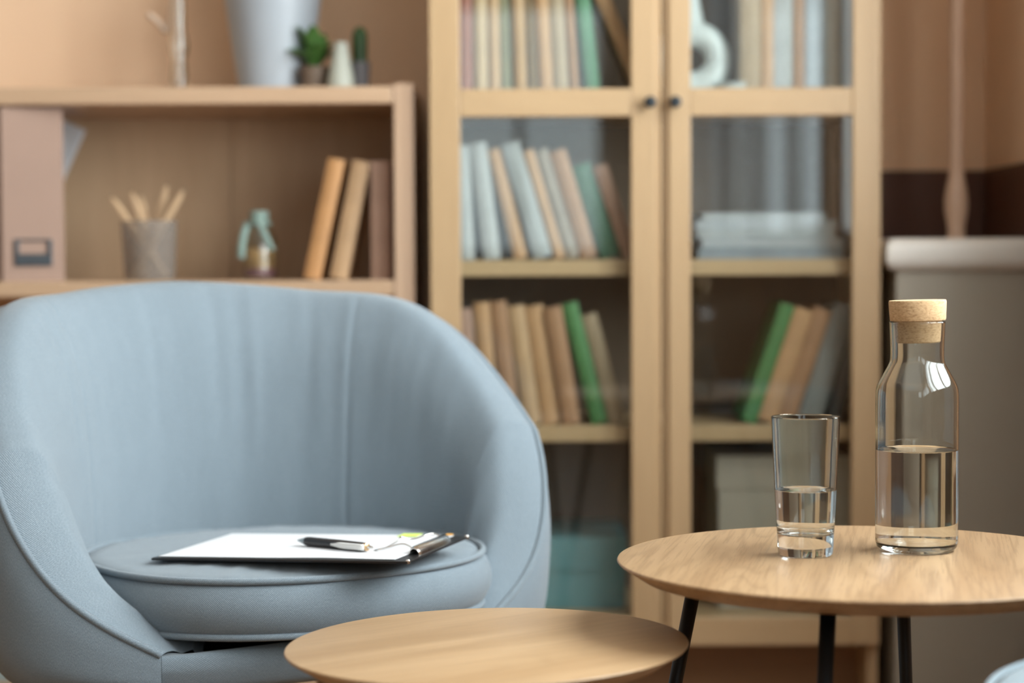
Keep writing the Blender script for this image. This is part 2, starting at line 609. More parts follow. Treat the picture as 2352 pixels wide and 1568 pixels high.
for lab, a, b, sa, sb, ks in (('left', 0.001, 0.4095, 0.054, 0.053, 1), ('right', 0.4125, cw - 0.001, 0.049, 0.050, -1)):
    d = bpy.data.objects.new('cabinet_door', None)
    d.empty_display_size = 0.05
    d.location = (a, 0, DZ0)
    link(d, cab)
    d['label'] = f'{lab} glazed oak door with a dark knob'
    w, h = b - a, DZ1 - DZ0
    gl_, gr_ = (0.0, 0.010) if ks == 1 else (0.010, 0.0)      # the meeting edges are rebated
    box('door_stile', gl_, sa, 0, DT, 0, h, M['cab'], d, 0.002)
    box('door_stile', w - sb, w - gr_, 0, DT, 0, h, M['cab'], d, 0.002)
    if ks == 1:
        box('meeting_strip', w - gr_, w, 0.010, DT, 0, h, M['cab'], d, 0.0005)
    else:
        box('meeting_strip', 0, gl_, 0.010, DT, 0, h, M['cab'], d, 0.0005)
    for z0, z1 in ((0, RB - DZ0), (RM0 - DZ0, RM1 - DZ0), (h - 0.055, h)):
        box('door_rail', sa, w - sb, 0, DT, z0, z1, M['cab_h'], d, 0.002)
    for z0, z1 in ((RB - DZ0, RM0 - DZ0), (RM1 - DZ0, h - 0.055)):
        box('glass_pane', sa, w - sb, 0.009, 0.013, z0, z1, M['pane'], d)
    kz = at(1520, 236, Y=CY).z - DZ0
    kx = w - 0.0205 if ks == 1 else 0.0205
    kn = lathe('knob', [(0, 0), (0.0055, 0), (0.0045, 0.006), (0.0050, 0.011), (0.0095, 0.015), (0.0110, 0.020), (0.0095, 0.025), (0, 0.027)], M['knob'], d, 24, loc=(kx, 0, kz))
    kn.rotation_euler = (radians(90), 0, 0)

# ------------------------------------------------------------------ books
BC = {}


def book_mat(key, col):
    if key not in BC:
        BC[key] = plain('cover_' + key.replace(' ', '_').replace('-', '_'), col, 0.6, var=0.10, vscale=18)
    return BC[key]


M['pages'] = plain('paper_pages', (0.66, 0.58, 0.46), 0.8, var=0.08, vscale=60)
COLS = {
    'white-grey': (0.375, 0.385, 0.38), 'tan': (0.50, 0.285, 0.14), 'pale grey': (0.325, 0.34, 0.335), 'grey-brown': (0.30, 0.245, 0.19),
    'brown': (0.37, 0.195, 0.10), 'dark green': (0.055, 0.145, 0.085), 'dusty pink': (0.42, 0.25, 0.18), 'light tan': (0.50, 0.315, 0.17),
    'green': (0.07, 0.205, 0.065), 'beige': (0.40, 0.295, 0.19), 'rust red': (0.33, 0.125, 0.085), 'cream': (0.52, 0.37, 0.22),
    'sage': (0.30, 0.295, 0.18), 'olive-brown': (0.23, 0.145, 0.06), 'mint green': (0.10, 0.26, 0.14), 'grey': (0.20, 0.20, 0.19),
    'orange-brown': (0.52, 0.265, 0.105), 'mauve-brown': (0.50, 0.32, 0.235), 'charcoal': (0.045, 0.042, 0.040), 'blue-grey': (0.36, 0.40, 0.44),
}


def make_book(loc, w, h, d, colour, lean, label, group):
    """upright book: spine towards -y, x is its thickness; leans by lean radians to the right (+) or left (-)"""
    root = empty('book', loc, label, 'book', group)
    root.rotation_euler = (0, lean, 0)
    ox = 0.0 if lean <= 0 else -w
    cv = book_mat(colour, COLS[colour])
    t = 0.0022
    bm = bmesh.new()
    add_box(bm, ox, ox + t, 0.002, d, 0, h)
    add_box(bm, ox + w - t, ox + w, 0.002, d, 0, h)
    # rounded spine
    n = 6
    pts = [(ox + w * k / n, -0.004 * sin(pi * k / n)) for k in range(n + 1)]
    lo = [bm.verts.new((x, y, 0)) for x, y in pts] + [bm.verts.new((x, 0.004, 0)) for x, y in pts[::-1]]
    hi = [bm.verts.new((v.co.x, v.co.y, h)) for v in lo]
    bm.faces.new(lo[::-1])
    bm.faces.new(hi)
    m = len(lo)
    for i in range(m):
        bm.faces.new((lo[i], lo[(i + 1) % m], hi[(i + 1) % m], hi[i]))
    from_bm('cover', bm, cv, root)
    bm = bmesh.new()
    add_box(bm, ox + t, ox + w - t, 0.004, d - 0.004, 0.003, h - 0.003)
    from_bm('pages', bm, M['pages'], root)
    return root


ORD = ['first', 'second', 'third', 'fourth', 'fifth', 'sixth', 'seventh', 'eighth', 'ninth', 'tenth', 'eleventh', 'twelfth']


def book_row(start_px, base_py, z, Y, books, side, where, group, depth=0.15):
    """books: (width px, height px, lean deg, colour[, gap px]); side -1 rows lean left and are set from the left,
    side +1 rows lean right and are set from the right; each rests against the one before"""
    k = Y / F
    X = at(start_px, base_py, Y=Y).x * -side          # work in a frame where rows grow to +X and lean to -X
    prev = None
    n = len(books)
    for i, bk in enumerate(books):
        wpx, hpx, lean, colour = bk[:4]
        w, h, b = wpx * k, hpx * k, radians(lean)
        if prev is None:
            x = X + h * sin(b) * (0 if len(bk) > 4 else 0)
        else:
            px_, pw_, ph_, pa = prev
            ztop = min(h * cos(b), ph_ * cos(pa) + pw_ * sin(pa))
            x = px_ + pw_ / cos(pa) + max(0.0, ztop * (math.tan(b) - math.tan(pa))) + 0.0012 + (bk[4] * k if len(bk) > 4 else 0)
        prev = (x, w, h, b)
        idx = i if side < 0 else n - 1 - i
        label = f'{colour} book, {ORD[idx]} from the left {where}'
        dy = random.uniform(-0.006, 0.008)
        make_book((x * -side, Y + dy, z), w, h, depth, colour, (-b if side < 0 else b) if lean else (0 if side < 0 else 1e-6), label, group)


CYB = 3.585
book_row(1054, 592, S1, CYB, [
    (36, 262, 2.5, 'white-grey'), (38, 268, 7, 'white-grey'), (31, 258, 13.5, 'tan'), (42, 272, 16, 'pale grey'), (25, 258, 16.5, 'tan'),
    (30, 258, 16.5, 'grey-brown'), (38, 255, 16.5, 'brown'), (44, 222, 18, 'dark green'), (34, 222, 18.5, 'dusty pink')],
    -1, 'on the middle shelf behind the left glass door', 'books on the middle shelf of the cabinet')
book_row(1058, 974, S2, CYB, [
    (44, 268, 3, 'dusty pink'), (36, 282, 5, 'tan'), (38, 285, 6.5, 'brown'), (38, 275, 8, 'light tan'), (42, 275, 8.5, 'tan'),
    (40, 272, 9, 'brown'), (36, 285, 14, 'green'), (36, 258, 14.5, 'beige')],
    -1, 'on the lower shelf behind the left glass door', 'books on the lower shelf of the cabinet')
book_row(1056, 205, S3, CYB, [
    (30, 330, 0, 'rust red'), (29, 345, 0.6, 'cream'), (26, 340, 1.0, 'light tan'), (26, 330, 1.4, 'sage'), (27, 345, 1.8, 'light tan'),
    (20, 330, 2.6, 'olive-brown'), (30, 340, 3.0, 'tan'), (32, 345, 3.2, 'beige'), (20, 335, 3.6, 'brown'), (32, 345, 6.5, 'mint green'), (32, 285, 23, 'tan')],
    -1, 'on the upper shelf behind the left glass door', 'books on the upper shelf of the cabinet')
book_row(1930, 965, S2, CYB, [
    (34, 262, 16, 'charcoal'), (52, 278, 18, 'grey'), (40, 272, 18.5, 'brown'), (42, 272, 18.5, 'tan'), (34, 285, 18.5, 'green')],
    1, 'on the lower shelf behind the right glass door', 'books on the lower shelf of the cabinet')
book_row(1700, 205, S3, CYB + 0.02, [
    (46, 330, 0, 'beige'), (28, 345, 0, 'tan'), (42, 335, 0, 'white-grey'), (28, 345, 0, 'brown'), (44, 335, 0, 'blue-grey'), (40, 340, 0, 'pale grey')],
    -1, 'on the upper shelf behind the right glass door', 'books on the upper shelf of the cabinet')

# ------------------------------------------------------------------ other things in the cabinet
def storage_box(name, x0, x1, y0, y1, z, h, mat, label, lid_h=0.06, window=None):
    r = empty(name, ((x0 + x1) / 2, y0, z), label, 'box')
    w = (x1 - x0) / 2
    d = y1 - y0
    box('box_body', -w + 0.003, w - 0.003, 0.003, d - 0.003, 0, h - 0.002, mat, r, 0.003)
    bm = bmesh.new()
    t = 0.0022
    add_box(bm, -w, w, 0, d, h - t, h)
    add_box(bm, -w, w, 0, t, h - lid_h, h - t)
    add_box(bm, -w, w, d - t, d, h - lid_h, h - t)
    add_box(bm, -w, -w + t, t, d - t, h - lid_h, h - t)
    add_box(bm, w - t, w, t, d - t, h - lid_h, h - t)
    from_bm('box_lid', bm, mat, r)
    return r


M['teal'] = plain('teal_card', (0.125, 0.285, 0.315), 0.6, var=0.04)
M['greige'] = plain('greige_card', (0.42, 0.38, 0.31), 0.65, var=0.04)
M['paleblue'] = plain('pale_blue_card', (0.42, 0.53, 0.55), 0.65, var=0.04)
bz = 0.208
storage_box('storage_box', -0.115, at(1440, 1300, Y=3.62).x, 3.62, 3.88, bz, at(1350, 1234, Y=3.62).z - bz, M['teal'], 'teal lidded storage box on the floor of the cabinet behind the left door')
storage_box('storage_box', at(1646, 1300, Y=3.62).x, 0.628, 3.62, 3.885, bz, at(1750, 1046, Y=3.62).z - bz, M['greige'], 'tall grey-beige storage box on the floor of the cabinet behind the right door')

M['ceramic'] = plain('white_ceramic', (0.60, 0.65, 0.65), 0.28, var=0.02)
# ring vase: round body with a hole, narrow neck
rv = at(1588, 108, Y=3.66)
ring = empty('ring_vase', (rv.x, 3.66, S3), 'white ring-shaped ceramic vase on the upper shelf behind the right glass door', 'vase')
R0 = 0.048
zc = R0 + 0.024
seg, sg2 = 48, 20
vs, fs = [], []
for i in range(seg):
    a = 2 * pi * i / seg
    rt = 0.0245 + 0.004 * max(0, -sin(a))
    for k in range(sg2):
        b = 2 * pi * k / sg2
        vs.append(((R0 + rt * cos(b)) * cos(a), rt * 1.05 * sin(b), zc + (R0 + rt * cos(b)) * sin(a)))
for i in range(seg):
    for k in range(sg2):
        i2, k2 = (i + 1) % seg, (k + 1) % sg2
        fs.append((i * sg2 + k, i * sg2 + k2, i2 * sg2 + k2, i2 * sg2 + k))
mk('ring_body', vs, fs, M['ceramic'], ring)
lathe('neck', [(0.010, 0), (0.024, 0.0), (0.020, 0.02), (0.015, 0.045), (0.0145, 0.075), (0.017, 0.085), (0.014, 0.085), (0.0115, 0.07), (0.0115, 0.02), (0.010, 0)], M['ceramic'], ring, 32, loc=(0, 0, zc + R0 + 0.014))
lathe('foot', [(0, 0), (0.026, 0), (0.026, 0.004), (0.018, 0.010), (0, 0.010)], M['ceramic'], ring, 32)
bw = at(1682, 190, Y=3.64)
lathe_b = lathe('small_bowl', [(0, 0), (0.014, 0), (0.022, 0.006), (0.030, 0.020), (0.0315, 0.026), (0.0295, 0.026), (0.027, 0.018), (0.019, 0.007), (0, 0.005)], M['ceramic'], None, 40, loc=(bw.x, 3.62, S3))
tag(lathe_b, 'tiny white ceramic bowl beside the ring vase', 'bowl')

# pile of magazines on the middle shelf, right half
MAGC = [((0.25, 0.29, 0.33), 'blue-grey'), ((0.34, 0.38, 0.42), 'pale blue'), ((0.38, 0.40, 0.41), 'light grey'), ((0.31, 0.36, 0.41), 'misty blue'), ((0.40, 0.42, 0.43), 'off-white')]
zz = S1
M['magpages'] = plain('glossy_page_edges', (0.42, 0.44, 0.46), 0.6, var=0.08, vscale=60)
mx0, mx1 = at(1600, 580, Y=3.62).x, at(1935, 580, Y=3.62).x
POS = ['lowest', 'second from the bottom', 'middle one', 'second from the top', 'topmost']
for i, (c, nm) in enumerate(MAGC):
    th = (0.020, 0.017, 0.018, 0.014, 0.013)[i]
    mm = plain('magazine_' + str(i + 1) + '_cover', c, 0.35, var=0.22, vscale=14)
    r = empty('magazine', ((mx0 + mx1) / 2 + (0.0, 0.006, -0.008, -0.004, -0.012)[i], 3.70 + 0.004 * i, zz), f'thick {nm} magazine, {POS[i]} of the pile behind the right glass door', 'magazine', 'pile of magazines in the cabinet', rz=radians((0.5, -1.0, 1.2, -0.6, 2.0)[i]))
    wl = (mx1 - mx0) / 2 * (1.0, 0.97, 0.95, 0.97, 0.85)[i]
    box('magazine_cover', -wl, wl, -0.095, 0.105, th - 0.0016, th, mm, r, 0.0006)
    box('magazine_cover', -wl, wl, -0.095, 0.105, 0.0, 0.0016, mm, r, 0.0006)
    box('page_block', -wl + 0.001, wl - 0.001, -0.094, 0.104, 0.0016, th - 0.0016, mm if i % 2 == 0 else M['magpages'], r)
    zz += th + 0.0004

# ------------------------------------------------------------------ open bookshelf on the left
BX0, BX1, BY = -1.26, at(950, 300, Y=3.555).x, 3.555
bs = empty('bookshelf', (BX0, BY, 0), 'open beech bookshelf against the wall behind the blue armchair', 'bookshelf')
bw_ = BX1 - BX0
sp = 0.036
T1 = at(500, 199, Y=BY).z
T0 = at(500, 239, Y=BY).z
L1 = at(500, 645, Y=BY).z
L0 = at(500, 681, Y=BY).z
BTOP = at(930, 191, Y=BY).z
BD = 0.36
box('side_panel', 0, sp, 0, BD, 0, BTOP, M['shelf_v'], bs, 0.003)
box('side_panel', bw_ - sp, bw_, 0, BD, 0, BTOP, M['shelf_v'], bs, 0.003)
for z0, z1 in ((T0, T1), (L0, L1), (0.44, 0.468), (0.06, 0.088)):
    box('shelf_board', sp, bw_ - sp, 0.002, BD - 0.01, z0, z1, M['shelf'], bs, 0.003)
for k in range(3):
    a = sp + (bw_ - 2 * sp) * k / 3
    box('back_board', a + 0.0008, a + (bw_ - 2 * sp) / 3 - 0.0008, BD - 0.0095, BD - 0.002, 0.06, T0, M['shelf_back'], bs)

book_row(897, 640, L1, BY + 0.05, [(44, 272, 0, 'mauve-brown'), (40, 274, 11.5, 'light tan'), (38, 280, 12.2, 'orange-brown', 16)],
         1, 'of the three on the open bookshelf', 'books on the open bookshelf')

# magazine files
M['file'] = plain('dusty_pink_card', (0.40, 0.265, 0.205), 0.7, var=0.03)
M['paper'] = plain('white_paper', (0.70, 0.71, 0.735), 0.75, var=0.01)


def mag_file(pxa, pxb, top_py, label):
    Y = BY + 0.02
    a, b = at(pxa, 640, Y=Y), at(pxb, 640, Y=Y)
    w = (b.x - a.x)
    h = min(at(pxa, top_py, Y=Y).z - L1, T0 - L1 - 0.003)
    r = empty('magazine_file', ((a.x + b.x) / 2, Y, L1), label, 'file', 'magazine files on the bookshelf', rz=radians(13))
    D = 0.21
    t = 0.003
    box('front_panel', -w / 2, w / 2, 0, t, 0, h, M['file'], r, 0.001)
    box('back_wall', -w / 2, w / 2, D - t, D, 0, h * 0.55, M['file'], r, 0.001)
    box('bottom_panel', -w / 2 + t, w / 2 - t, t, D - t, 0, t, M['file'], r)
    for s in (-1, 1):
        xa, xb = sorted((s * w / 2, s * (w / 2 - t)))
        bm = bmesh.new()
        prf = [(t, 0), (D - t, 0), (D - t, h * 0.55), (D * 0.62, h * 0.55), (D * 0.30, h * 0.98), (t, h * 0.98)]
        lo = [bm.verts.new((xa, y, z)) for y, z in prf]
        hi = [bm.verts.new((xb, y, z)) for y, z in prf]
        bm.faces.new(lo)
        bm.faces.new(hi[::-1])
        for i in range(len(prf)):
            j = (i + 1) % len(prf)
            bm.faces.new((lo[i], hi[i], hi[j], lo[j]))
        from_bm('side_wall', bm, M['file'], r)
    # metal label holder
    bm = bmesh.new()
    lw, lh, lz, bt = 0.033, 0.048, 0.028, 0.008
    add_box(bm, -lw, lw, -0.004, 0.0, lz, lz + 0.022, 0.001)
    add_box(bm, -lw, -lw + bt, -0.004, 0.0, lz + 0.022, lz + lh, 0.001)
    add_box(bm, lw - bt, lw, -0.004, 0.0, lz + 0.022, lz + lh, 0.001)
    add_box(bm, -lw, lw, -0.003, 0.0, lz + lh - 0.004, lz + lh, 0.001)
    from_bm('label_holder', bm, M['iron'], r)
    return r


mag_file(8, 147, 244, 'dusty pink card magazine file with a metal label holder on the bookshelf')
mag_file(-132, 3, 244, 'magazine file cut off by the left edge of the picture')

# white folder leaning behind the file
FY = BY + 0.300
f0 = at(38, 640, Y=FY)
fo = empty('document_folder', (f0.x, FY, L1 + 0.001), 'white paper folder leaning behind the dusty pink magazine file', 'folder')
fo.rotation_euler = (0, radians(25), 0)
box('folder_cover', -0.05, 0, 0, 0.003, 0, 0.318, M['paper'], fo, 0.0008)
box('folder_cover', -0.05, 0, 0.015, 0.018, 0, 0.318, M['paper'], fo, 0.0008)
box('paper_stack', -0.048, -0.002, 0.003, 0.015, 0.002, 0.314, M['paper'], fo)

# pencil cup
M['smoke'], nt, p = new_mat('grey_see_through_cup')
p.inputs['Base Color'].default_value = (0.36, 0.32, 0.285, 1)
p.inputs['Roughness'].default_value = 0.5
tp_ = nd(nt, 'ShaderNodeBsdfTransparent')
ms_ = nd(nt, 'ShaderNodeMixShader')
wv_ = nd(nt, 'ShaderNodeTexNoise')
wv_.inputs['Scale'].default_value = 30.0
nt.links.new(mathn(nt, 'ADD', mathn(nt, 'MULTIPLY', wv_.outputs['Fac'], 0.2), 0.30), ms_.inputs[0])
nt.links.new(tp_.outputs[0], ms_.inputs[1])
nt.links.new(p.outputs[0], ms_.inputs[2])
nt.links.new(ms_.outputs[0], nt.nodes['Material Output'].inputs[0])
tcx = at(344, 642, Y=BY + 0.12)
tum = lathe('pencil_cup', [(0, 0), (0.044, 0), (0.046, 0.003), (0.0515, 0.108), (0.0525, 0.110), (0.0495, 0.110), (0.0445, 0.012), (0.042, 0.008), (0, 0.008)], M['smoke'], None, 48, loc=(tcx.x, BY + 0.12, L1))
tag(tum, 'grey see-through cup holding plain wooden pencils on the bookshelf', 'cup')
M['pencil'] = wood('bare_pencil_wood', (0.68, 0.48, 0.30), (0.60, 0.40, 0.235), 'Z', rings=0.1)
M['lead'] = plain('graphite', (0.03, 0.03, 0.03), 0.4)
for (tx, ty, bxo, yo, lab) in ((252, 448, 0.030, -0.012, 'plain wooden pencil leaning furthest left in the grey cup'),
                               (300, 436, 0.020, 0.014, 'plain wooden pencil leaning left, second from the left in the grey cup'),
                               (322, 444, 0.010, 0.026, 'plain wooden pencil standing nearly upright in the grey cup'),
                               (384, 420, -0.012, 0.010, 'tallest plain wooden pencil in the grey cup'),
                               (424, 432, -0.028, -0.018, 'plain wooden pencil leaning furthest right in the grey cup')):
    p1 = at(tx, ty, Y=BY + 0.12 + yo)
    p0 = Vector((tcx.x + bxo, BY + 0.12 + yo * 0.4, L1 + 0.0095))
    dd = p1 - p0
    r = empty('pencil', p0, lab, 'pencil', 'pencils in the grey cup')
    r.rotation_euler = Vector((0, 0, 1)).rotation_difference(dd).to_euler()
    Lp = dd.length
    lathe('barrel', [(0, 0), (0.0064, 0), (0.0064, Lp - 0.022), (0.0018, Lp - 0.004), (0, Lp - 0.004)], M['pencil'], r, 6)
    lathe('pencil_point', [(0, 0), (0.0017, 0), (0.0004, 0.0042), (0, 0.0042)], M['lead'], r, 8, loc=(0, 0, Lp - 0.004))

# little jar with a green cloth top
jc = at(597, 640, Y=BY + 0.13)
jar = empty('glass_jar', (jc.x, BY + 0.13, L1), 'small glass jar with amber contents and a green ribbon round its neck', 'jar')
M['jarglass'] = pane_glass('jar_glass', (0.93, 0.95, 0.92))
M['amber'] = plain('amber_contents', (0.36, 0.21, 0.10), 0.5, var=0.4, vscale=40)
M['purple'] = plain('plum_contents', (0.20, 0.09, 0.11), 0.5, var=0.4, vscale=40)
M['greencloth'] = plain('sage_ribbon', (0.27, 0.37, 0.33), 0.8, var=0.1, vscale=40)
M['corkplain'] = M['cork']
lathe('jar_body', [(0, 0), (0.032, 0), (0.034, 0.004), (0.034, 0.070), (0.030, 0.085), (0.020, 0.098), (0.018, 0.110), (0.020, 0.112), (0.0185, 0.113), (0.016, 0.110), (0.018, 0.097), (0.028, 0.083), (0.0318, 0.069), (0.0318, 0.006), (0, 0.005)], M['jarglass'], jar, 40)
lathe('filling', [(0, 0.006), (0.031, 0.006), (0.031, 0.022), (0, 0.024)], M['purple'], jar, 32)
lathe('filling', [(0, 0.0245), (0.031, 0.0225), (0.031, 0.058), (0.01, 0.062), (0, 0.061)], M['amber'], jar, 32)
lathe('stopper', [(0, 0), (0.0155, 0), (0.0175, 0.024), (0.016, 0.027), (0, 0.028)], M['greencloth'], jar, 24, loc=(0, 0, 0.100))
for pts in ([(-0.020, -0.008, 0.108), (-0.026, -0.022, 0.085), (-0.030, -0.026, 0.060), (-0.031, -0.024, 0.040)],
            [(0.0, -0.022, 0.106), (0.010, -0.028, 0.090), (0.020, -0.032, 0.068), (0.026, -0.030, 0.055)]):
    P = smooth_path([Vector(p) for p in pts], 6)
    vs, fs = [], []
    for p in P:
        for dx, dy in ((-0.007, 0), (0.007, 0), (0.007, 0.0012), (-0.007, 0.0012)):
            vs.append(p + Vector((dx, dy, 0)))
    for i in range(len(P) - 1):
        for k in range(4):
            fs.append((i * 4 + k, i * 4 + (k + 1) % 4, i * 4 + 4 + (k + 1) % 4, i * 4 + 4 + k))
    fs += [(3, 2, 1, 0), tuple(len(vs) - 4 + k for k in range(4))]
    mk('ribbon', vs, fs, M['greencloth'], jar)
tube('ribbon_band', [(0.0195 * cos(2 * pi * k / 24), 0.0195 * sin(2 * pi * k / 24), 0.104) for k in range(24)], 0.004, M['greencloth'], jar, 8, True)

storage_box('storage_box', -1.20, -0.80, BY + 0.02, BY + 0.25, 0.0885, 0.20, M['paleblue'], 'pale blue storage box on the bottom shelf of the bookshelf, low behind the armchair')

# ------------------------------------------------------------------ things on top of the bookshelf
TY = BY + 0.19
M['potgrey'] = plain('pale_grey_pot', (0.40, 0.44, 0.485), 0.42, var=0.02)
M['soil'] = plain('soil', (0.05, 0.035, 0.025), 0.95, var=0.4, vscale=80, bump=0.6)
M['leafd'] = plain('deep_green_leaf', (0.035, 0.085, 0.022), 0.45, var=0.3, vscale=20)
M['leaf'] = plain('fresh_green_leaf', (0.065, 0.155, 0.03), 0.45, var=0.35, vscale=20)


def leaf(name, base, tip, width, sag, mat, parent, n=10, up=Vector((0, 0, 1)), shape=1.0):
    base, tip = Vector(base), Vector(tip)
    P = [base.lerp(tip, k / n) + up * (sag * 4 * (k / n) * (1 - k / n)) for k in range(n + 1)]
    vs, fs = [], []
    side = (tip - base).cross(up)
    side = side.normalized() if side.length > 1e-6 else Vector((1, 0, 0))
    for k, p in enumerate(P):
        f = k / n
        w = width * (sin(pi * min(1, (0.06 + f * 0.94)) ** shape)) + 0.0006
        for s, lift in ((-1, 0.18), (0, 0.0), (1, 0.18)):
            q = p + side * (s * w) + up * (abs(s) * w * lift)
            vs.append(q)
            vs.append(q - up * 0.0012)
    for k in range(n):
        for j in range(2):
            a = k * 6 + j * 2
            fs.append((a, a + 2, a + 8, a + 6))
            fs.append((a + 1, a + 7, a + 9, a + 3))
        a = k * 6
        fs.append((a, a + 6, a + 7, a + 1))
        fs.append((a + 4, a + 5, a + 11, a + 10))
    fs.append((0, 1, 3, 2))
    fs.append((2, 3, 5, 4))
    e = n * 6
    fs.append((e, e + 2, e + 3, e + 1))
    fs.append((e + 2, e + 4, e + 5, e + 3))
    return mk(name, vs, fs, mat, parent)


pc = at(628, 195, Y=TY)
big = empty('potted_plant', (pc.x, TY, T1), 'large tapered pale grey flowerpot with a leafy plant on top of the bookshelf', 'plant')
lathe('pot', [(0, 0), (0.060, 0), (0.064, 0.004), (0.094, 0.205), (0.097, 0.225), (0.090, 0.225), (0.087, 0.200), (0.058, 0.010), (0, 0.008)], M['potgrey'], big, 64)
lathe('soil', [(0, 0.190), (0.0845, 0.188), (0.0855, 0.200), (0.03, 0.206), (0, 0.206)], M['soil'], big, 32)
rl = random.Random(3)
for i in range(16):
    a = 2 * pi * i / 16 + rl.uniform(-0.15, 0.15)
    rr = rl.uniform(0.12, 0.24)
    leaf('leaf', (0.02 * cos(a), 0.02 * sin(a), 0.20), (rr * cos(a), rr * sin(a) * 0.6, 0.20 + rl.uniform(0.14, 0.34)), rl.uniform(0.016, 0.024), 0.05, M['leafd'], big)
lt = at(470, 2, Y=TY)
leaf('leaf', (-0.02, 0, 0.20), (lt.x - pc.x, 0.0, lt.z - T1), 0.018, 0.09, M['leafd'], big)

# green succulent in a small dark pot
sx = at(722, 195, Y=TY - 0.06)
suc = empty('potted_succulent', (sx.x, TY - 0.06, T1), 'small bushy green plant in a brown pot before the large grey pot', 'plant')
M['brownpot'] = plain('brown_pot', (0.17, 0.12, 0.085), 0.6, var=0.1)
lathe('pot', [(0, 0), (0.021, 0), (0.027, 0.040), (0.028, 0.046), (0.025, 0.046), (0.020, 0.006), (0, 0.005)], M['brownpot'], suc, 32)
lathe('soil', [(0, 0.034), (0.0235, 0.034), (0.0240, 0.040), (0, 0.042)], M['soil'], suc, 24)
for i in range(22):
    a = 2 * pi * i / 11 + (0.3 if i > 10 else 0)
    up_ = i > 10
    rr = 0.032 if up_ else 0.050
    leaf('leaf', (0.004 * cos(a), 0.004 * sin(a), 0.040), (rr * cos(a) - 0.004, rr * sin(a), (0.106 if up_ else 0.074) + rl.uniform(-0.012, 0.014)), 0.0125, 0.016, M['leaf'], suc, 8)

# pale tapering candle vase and the little cactus beside it
M['palesage'] = plain('pale_sage_ceramic', (0.50, 0.52, 0.45), 0.4, var=0.03)
vx = at(783, 195, Y=TY - 0.09)
pv = lathe('cone_vase', [(0, 0), (0.026, 0), (0.0275, 0.004), (0.022, 0.035), (0.015, 0.068), (0.0125, 0.084), (0.0135, 0.088), (0.010, 0.088), (0.010, 0.070), (0.018, 0.030), (0.022, 0.006), (0, 0.005)], M['palesage'], None, 40, loc=(vx.x, TY - 0.09, T1))
tag(pv, 'small pale sage ceramic vase tapering upwards beside the bushy green plant', 'vase')
kx_ = at(827, 195, Y=TY - 0.05)
cac = empty('potted_cactus', (kx_.x, TY - 0.05, T1), 'little upright cactus in a grey pot at the right end of the shelf', 'plant')
M['greypot'] = plain('slate_grey_pot', (0.165, 0.155, 0.165), 0.6, var=0.08)
lathe('pot', [(0, 0), (0.0165, 0), (0.0185, 0.052), (0.0190, 0.056), (0.0165, 0.056), (0.0145, 0.006), (0, 0.005)], M['greypot'], cac, 32)
vs, fs = [], []
ns, nr = 24, 14
for j in range(nr + 1):
    f = j / nr
    z = 0.044 + 0.078 * f
    rad = 0.0120 * (1 - max(0, (f - 0.72) / 0.28) ** 2.2) ** 0.5 + 0.0006
    for k in range(ns):
        a = 2 * pi * k / ns
        q = rad * (1 + 0.12 * (1 if k % 2 else -1))
        vs.append((q * cos(a), q * sin(a), z))
for j in range(nr):
    for k in range(ns):
        fs.append((j * ns + k, j * ns + (k + 1) % ns, (j + 1) * ns + (k + 1) % ns, (j + 1) * ns + k))
fs.append(tuple(range(ns))[::-1])
fs.append(tuple(nr * ns + k for k in range(ns)))
mk('cactus_body', vs, fs, M['leafd'], cac)
lathe('soil', [(0, 0.040), (0.0135, 0.040), (0.0150, 0.046), (0, 0.047)], M['soil'], cac, 24)

# slim glass vase with a dry twig
gx = at(412, 195, Y=TY - 0.02)
gv = empty('glass_vase', (gx.x, TY - 0.02, T1), 'slim clear glass bud vase with a pale dry twig on the bookshelf', 'vase')
lathe('vase_body', [(0, 0), (0.017, 0), (0.019, 0.003), (0.0165, 0.030), (0.0140, 0.058), (0.0125, 0.066), (0.0175, 0.080), (0.0185, 0.092), (0.0160, 0.106), (0.0125, 0.120), (0.0120, 0.180), (0.0150, 0.215), (0.0130, 0.215), (0.0102, 0.180), (0.0105, 0.118), (0.0150, 0.092), (0.0100, 0.066), (0.0110, 0.030), (0.008, 0.012), (0, 0.010)], M['glass'], gv, 40)
M['twig'] = plain('pale_dry_twig', (0.62, 0.47, 0.36), 0.8, var=0.1, vscale=30)
tube('twig', smooth_path([(0.0, 0, 0.014), (0.002, 0, 0.10), (0.004, 0, 0.21), (-0.015, 0, 0.30), (-0.01, 0, 0.40)], 6), 0.0016, M['twig'], gv, 8)
tw = [at(px, py, Y=TY - 0.02) - Vector((gx.x, TY - 0.02, T1)) for px, py in ((398, -20), (380, 66), (362, 50), (338, 30))]
tube('twig', smooth_path([(-0.008, 0.0, 0.26), (-0.016, 0.016, 0.19), tw[1] + Vector((0, 0.016, 0)), tw[2] + Vector((0, 0.016, 0)), tw[3] + Vector((0, 0.016, 0))], 6), [0.002] * 12 + [0.005] * 13, M['twig'], gv, 8)

# ------------------------------------------------------------------ armchair
AW, AB, AF, PE = 0.392, 0.388, 0.178, 2.5078
ZK = [0.8014, 0.7883, 0.7593, 0.6028, 0.4517, 0.3537]
ZBOT = 0.325


def rim_z(phi):
    p = abs(phi)
    h = radians(30)
    m = [(ZK[min(i + 1, 5)] - ZK[max(i - 1, 0)]) / (h * (min(i + 1, 5) - max(i - 1, 0))) for i in range(6)]
    m[0] = (ZK[1] - ZK[0]) / h * 0.3
    i = min(4, int(p / h))
    t = p / h - i
    return ((2 * t ** 3 - 3 * t ** 2 + 1) * ZK[i] + (t ** 3 - 2 * t ** 2 + t) * h * m[i]
            + (-2 * t ** 3 + 3 * t ** 2) * ZK[i + 1] + (t ** 3 - t ** 2) * h * m[i + 1])


